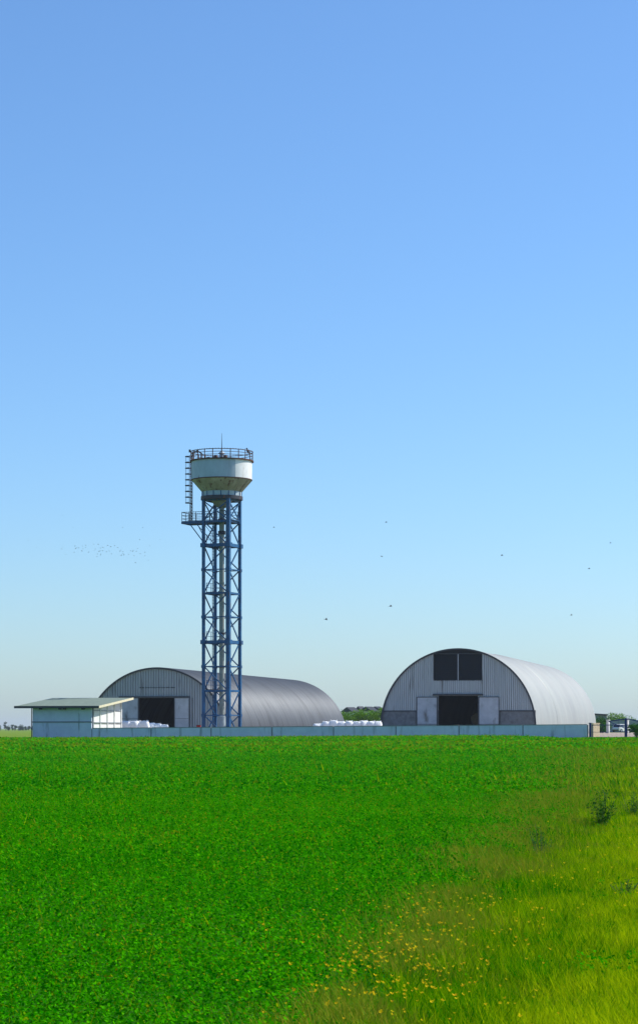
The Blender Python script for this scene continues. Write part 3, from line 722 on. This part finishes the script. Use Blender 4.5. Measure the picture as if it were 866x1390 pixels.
def mk_bag(seed):
    t = thing('bulk_bag', None, None, (0, 0, 0))
    bag_mesh(seed).build('sack', M['bag'], t, smooth=True)
    lp = MB()
    for (sx, sy) in ((1, 1), (1, -1), (-1, 1), (-1, -1)):
        lp.path([(sx * .42, sy * .25, .86), (sx * .40, sy * .22, 1.05), (sx * .32, sy * .15, 1.07), (sx * .3, sy * .1, .92)], .018, 5)
    lp.build('lifting_loop', M['bag'], t); return t
bags = [mk_bag(i) for i in range(3)]; bu = [False] * 3; bi = 0
def place_bag(px, Y, zt, label, group, sc=1.0, hs=1.0):
    global bi
    i = bi % 3; bi += 1; o = bags[i]
    if bu[i]:
        r = o.copy(); COL.objects.link(r)
        for ch in o.children: c = ch.copy(); COL.objects.link(c); c.parent = r
        o = r
    bu[i] = True
    o.location = (wx(px, Y), Y, zt); o.rotation_euler = (random.uniform(-.07, .07), random.uniform(-.07, .07), random.uniform(-.5, .5)); o.scale = (sc * random.uniform(.95, 1.08), sc * random.uniform(.92, 1.1), hs * random.uniform(.94, 1.03))
    tag(o, label, 'bulk bag', group)
gy = .62; P1 = 'white bulk bags stacked beside the shed'
for k, px in enumerate((164.5, 177, 190, 203, 216, 228)):
    place_bag(px, 236, gy, ['white bulk bag nearest the shed, bottom layer', 'white bulk bag second from the shed, bottom layer', 'white bulk bag third from the shed, bottom layer', 'white bulk bag fourth from the shed, bottom layer', 'white bulk bag fifth from the shed, bottom layer', 'white bulk bag farthest from the shed, in front of the left hangar door'][k], P1, 1.02, .92)
for k, px in enumerate((171, 183.5, 196)):
    place_bag(px, 236.2, gy + .98, ['white bulk bag on the top layer, nearest the shed', 'white bulk bag in the middle of the top layer beside the shed', 'white bulk bag on the top layer, farthest from the shed'][k], P1, 1.02, .95)
for k, px in enumerate((205.5, 214, 223.5)):
    place_bag(px, 237.3, gy + .88, ['slumped white bulk bag stepping down from the top layer', 'slumped white bulk bag in the middle of the lower steps', 'slumped white bulk bag at the right end of the pile'][k], P1, .9, [.78, .72, .66][k])
P2 = 'white bulk bags stacked between the two hangars'; mids = [431, 442, 452.5, 463, 473.5, 484, 494, 503.5, 511.5]
for k, px in enumerate(mids):
    side = ['nearest the left hangar', 'second from the left hangar', 'third from the left hangar', 'fourth from the left hangar', 'in the exact middle', 'fourth from the right hangar', 'third from the right hangar', 'second from the right hangar', 'nearest the right hangar'][k]
    Yb = 247
    place_bag(px, Yb, .72, 'bulk bag in the lower layer between hangars, ' + side, P2, .88, .92)
    place_bag(px + .5, Yb, .72 + .93, 'bulk bag in the upper layer between hangars, ' + side, P2, .90, [.62, .84, .93, .88, .92, .86, .92, .89, .91][k])

# red cabinet by the tower foot
def cabinet():
    Y = 246; t = thing('hydrant_cabinet', 'small red cabinet on a post just left of the tower foot', 'cabinet', (wx(270, Y), Y, .62), -TH)
    MB().box(-.22, .22, -.15, .15, .75, 1.45).build('box', M['red'], t, bevel=.02)
    MB().box(-.18, .18, -.17, -.153, .8, 1.4).build('door', M['red'], t); MB().bar((0, 0, 0), (0, 0, .75), .1).build('post', M['dark_steel'], t)
    MB().box(-.26, .26, -.19, .19, 1.452, 1.49).build('lid', M['rust'], t)
cabinet()

# ------------------------------------------------------------------ trees
def tree(name, label, cat, x, y, h, w, m, n, leaf, group=None, trunk=.3, seed=0, blobs=9, low=.12):
    g = G(x, y); t = thing(name, label, cat, (x, y, g), 0, group); rr = random.Random(seed)
    tr = MB(); th = h * .55; tr.tube((0, 0, -.2), (0, 0, th), h * .03, h * .015, 8)
    cl = []
    for i in range(blobs):
        a = rr.random() * 6.28; rad = rr.uniform(.1, .62) * w / 2; zz = h * (low + .18 + rr.random() * (.62 - low)); s = rr.uniform(.55, 1.0) * min(w / 2, h / 2) * .62
        c = (math.cos(a) * rad, math.sin(a) * rad, min(zz, h - s * .9)); cl.append((c, s))
        tr.tube((0, 0, th * rr.uniform(.35, .9)), c, h * .012, h * .004, 5)
    tr.build('trunk', M['bark'], t)
    per = n // blobs; P = []; T = []
    for (c, s) in cl:
        d = rng.normal(size=(per, 3)); d /= np.linalg.norm(d, axis=1)[:, None]; r = s * rng.uniform(.45, 1.12, per) ** .7
        q = d * r[:, None] * np.array([1, 1, .85]) + np.array(c); P.append(q); T.append(np.clip(.5 + rng.normal(size=per) * .25 + rr.uniform(-.2, .2), 0, 1))
    P = np.concatenate(P); k = P[:, 2] > h * low * .5; P = P[k]; T = np.concatenate(T)[k]
    npmesh('crown', leaf_quads(P, leaf * rng.uniform(.6, 1.4, len(P)), .25, .6), 4, T, m, t)
# hedge trees between the hangars
hl = ['low bushy tree right behind the far end of the left hangar', 'second bushy tree from the left hangar in the row behind the bags', 'third bushy tree from the left hangar in the row behind the bags', 'middle bushy tree in the row between the hangars', 'third bushy tree from the right hangar in the row behind the bags', 'second bushy tree from the right hangar in the row', 'low bushy tree touching the left edge of the right hangar']
for k, px in enumerate((450, 462, 473, 485, 497, 508, 521)):
    tree('bushy_tree', hl[k], 'tree', wx(px, 372), 372 + 3 * (k % 2), [4.4, 4.3, 4.7, 4.4, 4.8, 4.5, 4.9][k], 3.6, M['leaf'], 1600, .13, 'bushy trees between the hangars', seed=k, blobs=12, low=.02)
# houses behind the hedge
def house(px0, px1, ytop, Y, label, wallm, roofm, rh=1.5):
    x0, x1 = wx(px0, Y), wx(px1, Y); c = (x0 + x1) / 2; w = (x1 - x0) / 2; g = .8; top = wz(ytop, Y) - g
    t = thing('small_house', label, 'house', (c, Y, g), R(38)); D = 3.5; w *= .72
    MB().box(-w, w, 0, D, 0, top - rh).build('wall', wallm, t)
    o = .3; zz = top - rh + .003
    MB().add([(-w - o, -o, zz), (w + o, -o, zz), (w + o, D + o, zz), (-w - o, D + o, zz), (-w - o, D / 2, top), (w + o, D / 2, top)], [(0, 1, 5, 4), (2, 3, 4, 5), (0, 4, 3), (1, 2, 5), (0, 3, 2, 1)]).build('roof', roofm, t)
    for x in (-w * .5, w * .45): MB().box(x - .45, x + .45, -.03, -.003, top - rh - 1.5, top - rh - .5).build('window', M['glass'], t)
    MB().box(-.45, .45, -.05, -.004, 0, 2.0).build('door', M['wood'], t)
house(476, 490, 959.8, 450, 'white house with dark roof showing over the trees, nearest the left hangar', M['wall_white'], M['roof_slate'], 1.0)
house(492.5, 500, 958.6, 460, 'small pale house with steep dark roof, middle of the houses over the trees', M['wall_white'], M['roof_slate'], 1.6)
house(502, 514, 959, 450, 'white house with dark roof over the trees, third from the left hangar', M['wall_white'], M['roof_slate'], .9)
house(515.5, 523, 958.8, 455, 'pale house half hidden behind the left edge of the right hangar', M['wall_white'], M['roof_slate'], .8)

# far trees at the left horizon
fx = [(-18, 9, 7), (-6, 7, 9), (2, 6, 7), (8.5, 11.5, 5.5), (13, 7, 5), (18, 5, 6), (22, 5.5, 5), (27, 6.5, 7), (31, 6, 6), (36, 4.5, 5), (40.5, 8.5, 4.5), (-30, 8, 9), (47, 5, 8)]
for k, (px, h, w) in enumerate(fx):
    tree('far_tree', 'tall pointed dark tree on the far left horizon' if k == 3 else 'rounded tall tree on the horizon touching the shed corner' if k == 10 else 'low hazy tree in the row along the far left horizon', 'tree', wx(px, 1300), 1300 + 15 * (k % 3), h * .5 + .5, w * .5, M['leaf_far'], 500, .25, 'hazy trees on the far left horizon', seed=30 + k, blobs=7, low=.0)

# ------------------------------------------------------------------ right side : barn, trees, pillars, sheet fence, car, gate
def barn():
    Y = 400; x0, x1 = wx(808, Y), wx(823, Y); g = .9; t = thing('grey_barn', 'small grey metal barn with dark roof behind the right hangar', 'barn', (x0, Y, g)); w = x1 - x0
    top = wz(969, Y) - g
    MB().hexa([(0, 0, 0), (w, 0, 0), (w, 8, 0), (0, 8, 0)], [(0, 0, top - .2), (w, 0, top - .35), (w, 8, top - .35), (0, 8, top - .2)]).build('wall', M['far_metal'], t)
    MB().hexa([(-.3, -.4, top - .18), (w + .15, -.4, top - .33), (w + .15, 8.4, top - .33), (-.3, 8.4, top - .18)], [(-.3, -.4, top + .08), (w + .15, -.4, top - .07), (w + .15, 8.4, top - .07), (-.3, 8.4, top + .08)]).build('roof', M['roof_slate'], t)
    r = MB()
    for i in range(8): r.box(w * (i + .5) / 8 - .04, w * (i + .5) / 8 + .04, -.05, -.003, 0, top - .4)
    r.build('rib', M['coping'], t)
barn()
rt = [(817, 340, 2.6, 2.6, 'dark green bush at the far right corner of the right hangar', M['leaf_dark']), (822, 346, 2.4, 2.2, 'dark bush beside the left white gate pillar', M['leaf_dark']),
      (829, 470, 4.3, 4.4, 'low tree behind the grey sheet fence, left of the blue post', M['leaf']), (837, 478, 4.3, 4.6, 'low tree behind the sheet fence, in the middle of the row', M['leaf']), (845, 470, 4.0, 4.2, 'low tree behind the sheet fence, just left of the blue post', M['leaf']),
      (854, 478, 3.3, 4.0, 'low tree behind the sheet fence, just right of the blue post', M['leaf']), (864, 475, 2.9, 4.2, 'low tree behind the sheet fence at the right edge', M['leaf'])]
for k, (px, Y, h, w, l, m) in enumerate(rt): tree('low_tree', l, 'tree', wx(px, Y), Y, h, w, m, 1500, .12, None, seed=60 + k, blobs=11, low=.0)
for (px, Y, yt, l) in ((824.8, 330, 977, 'white gate pillar left of the blue post'), (850.8, 330, 977, 'white gate pillar just behind the blue post')):
    g = G(wx(px, Y), Y); t = thing('gate_pillar', l, 'pillar', (wx(px, Y), Y, g), R(52), 'white gate pillars'); H = wz(yt, Y) - g
    MB().box(-.19, .19, -.19, .19, -.1, H - .1).build('shaft', M['wall_white'], t, bevel=.01); MB().box(-.24, .24, -.24, .24, H - .097, H).build('cap', M['wall_white'], t)
def sheet_fence():
    Y = 440; x0, x1 = wx(826, Y), wx(905, Y); g = .95; t = thing('sheet_fence', 'pale grey corrugated sheet fence behind the parked car', 'fence', (x0, Y, g)); n = 6; w = (x1 - x0) / n
    H = wz(978, Y) - g
    for i in range(n):
        b = MB(); k = 10; vs = []
        for j in range(2 * k + 1):
            x = w * i + .04 + (w - .08) * j / (2 * k); y = -.05 * (j % 2); vs += [(x, y, 0), (x, y, H)]
        b.add(vs, [(2 * j, 2 * j + 2, 2 * j + 3, 2 * j + 1) for j in range(2 * k)]); b.box(w * i + .04, w * i + w - .04, .004, .03, .1, H - .05); b.build('panel', M['far_metal'], t)
        MB().box(w * i - .04, w * i + .03, -.06, .06, 0, H + .06).build('post', M['coping'], t)
sheet_fence()
def block_wall():
    Y = 216; x0, x1 = wx(803.5, Y), wx(815, Y); g = G(x0, Y) - .1; H = wz(982.3, Y) - g
    x0 += .1; t = thing('stone_block_pier', 'short pier of sandy yellow stone blocks just inside the gate', 'pier', (x0, Y, g), R(52)); w = (x1 - x0) / .62
    n = 6; b = MB()
    for i in range(n):
        z0 = H * i / n; c = w * (.5 + (.12 if i % 2 else -.12))
        b.box(0, c - .012, 0, .5, z0 + .008, z0 + H / n - .008); b.box(c + .012, w, 0, .5, z0 + .008, z0 + H / n - .008)
    b.build('stone_blocks', M['stone'], t, bevel=.015); MB().box(.02, w - .02, .02, .48, 0, H - .02).build('mortar', M['wall_white'], t)
    MB().box(-.03, w + .03, -.03, .53, H + .002, H + .06).build('cap', M['stone'], t)
block_wall()
def car():
    Y = 400; x = wx(843, Y); g = G(x, Y) + .06
    t = thing('parked_car', 'white hatchback car parked beyond the gate', 'car', (x, Y, g), R(50))
    # x forward, body sections: (x, halfwidth, zlow, zhigh)
    sec = [(2.12, .62, .35, .55), (2.05, .76, .25, .68), (1.5, .82, .22, .80), (.95, .83, .20, .88), (0, .84, .20, .92), (-1.2, .84, .22, .94), (-1.85, .80, .26, .92), (-2.02, .70, .36, .80)]
    vs = []
    for (sx, hw, z0, z1) in sec: vs += [(sx, -hw * .92, z0), (sx, -hw, (z0 + z1) * .5), (sx, -hw * .93, z1), (sx, hw * .93, z1), (sx, hw, (z0 + z1) * .5), (sx, hw * .92, z0)]
    fs = [(j * 6 + i, j * 6 + (i + 1) % 6, (j + 1) * 6 + (i + 1) % 6, (j + 1) * 6 + i) for j in range(len(sec) - 1) for i in range(6)] + [(5, 4, 3, 2, 1, 0), tuple(42 + i for i in range(6))]
    body = MB().add(vs, fs).build('body', M['car_white'], t, smooth=True)
    def cabin(sx0, sx1, tx0, tx1, z0, z1, hw, tw): return MB().hexa([(sx0, -hw, z0), (sx1, -hw, z0), (sx1, hw, z0), (sx0, hw, z0)], [(tx0, -tw, z1), (tx1, -tw, z1), (tx1, tw, z1), (tx0, tw, z1)])
    cabin(-1.75, .95, -1.45, .15, .90, 1.40, .76, .60).build('windows', M['glass'], t)
    rf = cabin(-1.5, .2, -1.35, .05, 1.385, 1.46, .615, .55).build('roof', M['car_white'], t, bevel=.02)
    pl = MB()
    for s in (-1, 1):
        for (a, b_) in (((.97, .90), (.17, 1.40)), ((-.3, .90), (-.3, 1.4)), ((-1.77, .9), (-1.47, 1.4))): pl.bar((a[0], s * .775, a[1]), (b_[0], s * .615, b_[1]), .07)
    pl.build('pillar', M['car_white'], t)
    for sx in (1.3, -1.3):
        for s in (-1, 1):
            w = MB().lathe([(.18, -.1), (.31, -.1), (.33, -.06), (.33, .06), (.31, .1), (.18, .1)], 20).build('wheel', M['rubber'], t); w.rotation_euler = (R(90), 0, 0); w.location = (sx, s * .76, .31)
            MB().lathe([(0, -.105), (.19, -.095), (.19, .095), (0, .105)], 16).build('rim', M['ring'], w)
    for s in (-1, 1):
        MB().box(2.0, 2.1, s * .56 - .14, s * .56 + .14, .55, .68).build('headlight', M['glass'], t); MB().box(-2.0, -1.93, s * .62 - .09, s * .62 + .09, .6, .85).build('tail_light', M['red'], t)
    MB().box(2.05, 2.16, -.62, .62, .30, .46).build('bumper', M['rubber'], t); MB().box(-2.1, -2.0, -.62, .62, .34, .5).build('bumper', M['rubber'], t)
car()
def gate():
    Y = 209; x0 = wx(803, Y); g = G(x0, Y)
    for (px, w, yt, l) in ((800.6, .09, 981.8, 'short dark blue post at the end of the wall'), (848.9, .085, 975, 'tall dark blue post between the two gate leaves')):
        yy = Y if px < 810 else 206; gg = G(wx(px, yy), yy); t = thing('gate_post', l, 'post', (wx(px, yy), yy, gg)); H = wz(yt, yy) - gg
        MB().bar((0, 0, -.3), (0, 0, H), 2 * w).build('shaft', M['navy'], t)
        c = MB()
        if px > 810: c.path([(math.cos(a * .63) * .12 + .1, 0, H + .14 + math.sin(a * .63) * .12) for a in range(11)], .012, 5)
        else: c.box(-.12, .12, -.12, .12, H + .002, H + .05)
        c.build('finial' if px > 810 else 'cap', M['ring'] if px > 810 else M['navy'], t)
        MB().box(-.15, .15, -.15, .15, -.2, .08).build('base', M['coping'], t)
    def leaf(pa, pb, ya, yb, label, slope, dg, flip):
        xa, xb = wx(pa, ya), wx(pb, yb); ga = min(G(xa, ya), G(xb, yb)); t = thing('mesh_gate', label, 'gate', (xa, ya, ga))
        q = lambda px, py: ((px - pa) / (pb - pa) * (xb - xa), (px - pa) / (pb - pa) * (yb - ya), wz(py, ya + (px - pa) / (pb - pa) * (yb - ya)) - ga)
        f = MB(); f.bar(q(pa, 984.2), q(pb, 984.2), .05, .07); f.bar(q(pa, 993.8), q(pb, 993.8), .04); f.bar(q(pa, 1001.5), q(pb, 1001.5), .05); f.bar(q(pa, 984), q(pa, 1002), .06); f.bar(q(pb, 978), q(pb, 1002), .06)
        f.build('frame', M['navy'], t)
        v = MB(); p = pa + 1.6
        while p < pb: v.bar(q(p, 984.2), q(p, 1001.5), .014); p += 1.75
        v.build('bars', M['navy'], t)
        s = MB(); s.bar(q(*slope[0]), q(*slope[1]), .06, .10); s.build('top_rail', M['navy'], t)
        s = MB(); s.bar(q(*dg[0]), q(*dg[1]), .05, .06); s.build('brace', M['navy'], t)
        return t
    leaf(803.2, 847.6, 209, 206, 'left leaf of the dark blue mesh gate', ((826, 979.2), (847.6, 976)), ((826, 979.4), (847.6, 988.5)), 0)
    leaf(850.4, 896, 206, 203, 'right leaf of the dark blue mesh gate, cut by the picture edge', ((850.4, 976), (876, 980.5)), ((850.4, 988), (876, 980.7)), 1)
gate()
tree('roadside_bush', 'leafy green bush at the right edge in front of the gate', 'bush', wx(863, 190), 190, 1.35, 1.7, M['leaf_dark'], 1600, .07, seed=90, blobs=10, low=.0)

# ------------------------------------------------------------------ air
def haze():
    b = MB().box(-9200, 9200, -80, 9200, -8, 36); o = b.build('haze', None_mat())
    tag(o, 'thin pale haze filling the air over the fields', 'haze', kind='stuff')
def None_mat():
    m = bpy.data.materials.new('haze_air'); m.use_nodes = True; N = m.node_tree.nodes; N.remove(N['Principled BSDF'])
    v = N.new('ShaderNodeVolumePrincipled'); v.inputs['Density'].default_value = .0001; v.inputs['Color'].default_value = (.78, .86, .95, 1)
    m.node_tree.links.new(v.outputs[0], N['Material Output'].inputs['Volume']); return m
haze()

# ------------------------------------------------------------------ light, sky, camera
SUN_EL, SUN_AZ = R(42), R(72)       # azimuth from +Y towards +X
sd = Vector((math.sin(SUN_AZ) * math.cos(SUN_EL), math.cos(SUN_AZ) * math.cos(SUN_EL), math.sin(SUN_EL)))
sl = bpy.data.lights.new('sun', 'SUN'); sl.energy = 5.0; sl.angle = R(.53); sl.color = (1, .955, .87)
so = bpy.data.objects.new('sun', sl); COL.objects.link(so); so.rotation_euler = (-sd).to_track_quat('-Z', 'Y').to_euler(); so.location = (60, 60, 80)
w = bpy.data.worlds.new('World'); S.world = w; w.use_nodes = True
bg = w.node_tree.nodes['Background']; sk = w.node_tree.nodes.new('ShaderNodeTexSky'); sk.sky_type = 'NISHITA'; sk.sun_disc = False
sk.sun_elevation = SUN_EL; sk.sun_rotation = SUN_AZ; sk.air_density = 1.05; sk.dust_density = .55; sk.ozone_density = 8.5; sk.altitude = 100
wb = w.node_tree.nodes.new('ShaderNodeMix'); wb.data_type = 'RGBA'; wb.blend_type = 'MULTIPLY'; wb.inputs['Factor'].default_value = 1
wb.inputs['B'].default_value = (.86, .95, 1.0, 1)
w.node_tree.links.new(sk.outputs[0], wb.inputs['A']); w.node_tree.links.new(wb.outputs['Result'], bg.inputs[0]); bg.inputs[1].default_value = .15
cd = bpy.data.cameras.new('camera'); cam = bpy.data.objects.new('camera', cd); COL.objects.link(cam)
cam.location = (0, 0, EYE); cam.rotation_euler = (R(90), 0, 0)
cd.sensor_fit = 'VERTICAL'; cd.sensor_height = 36; cd.sensor_width = 24; cd.lens = F / 1390 * 36
cd.shift_y = (HZ - 695) / 1390; cd.clip_start = .1; cd.clip_end = 20000
S.camera = cam
S.view_settings.view_transform = 'Standard'; S.view_settings.look = 'None'; S.view_settings.gamma = 1; S.view_settings.exposure = 0.2; S.view_settings.use_curve_mapping = False
S.render.engine = 'CYCLES'
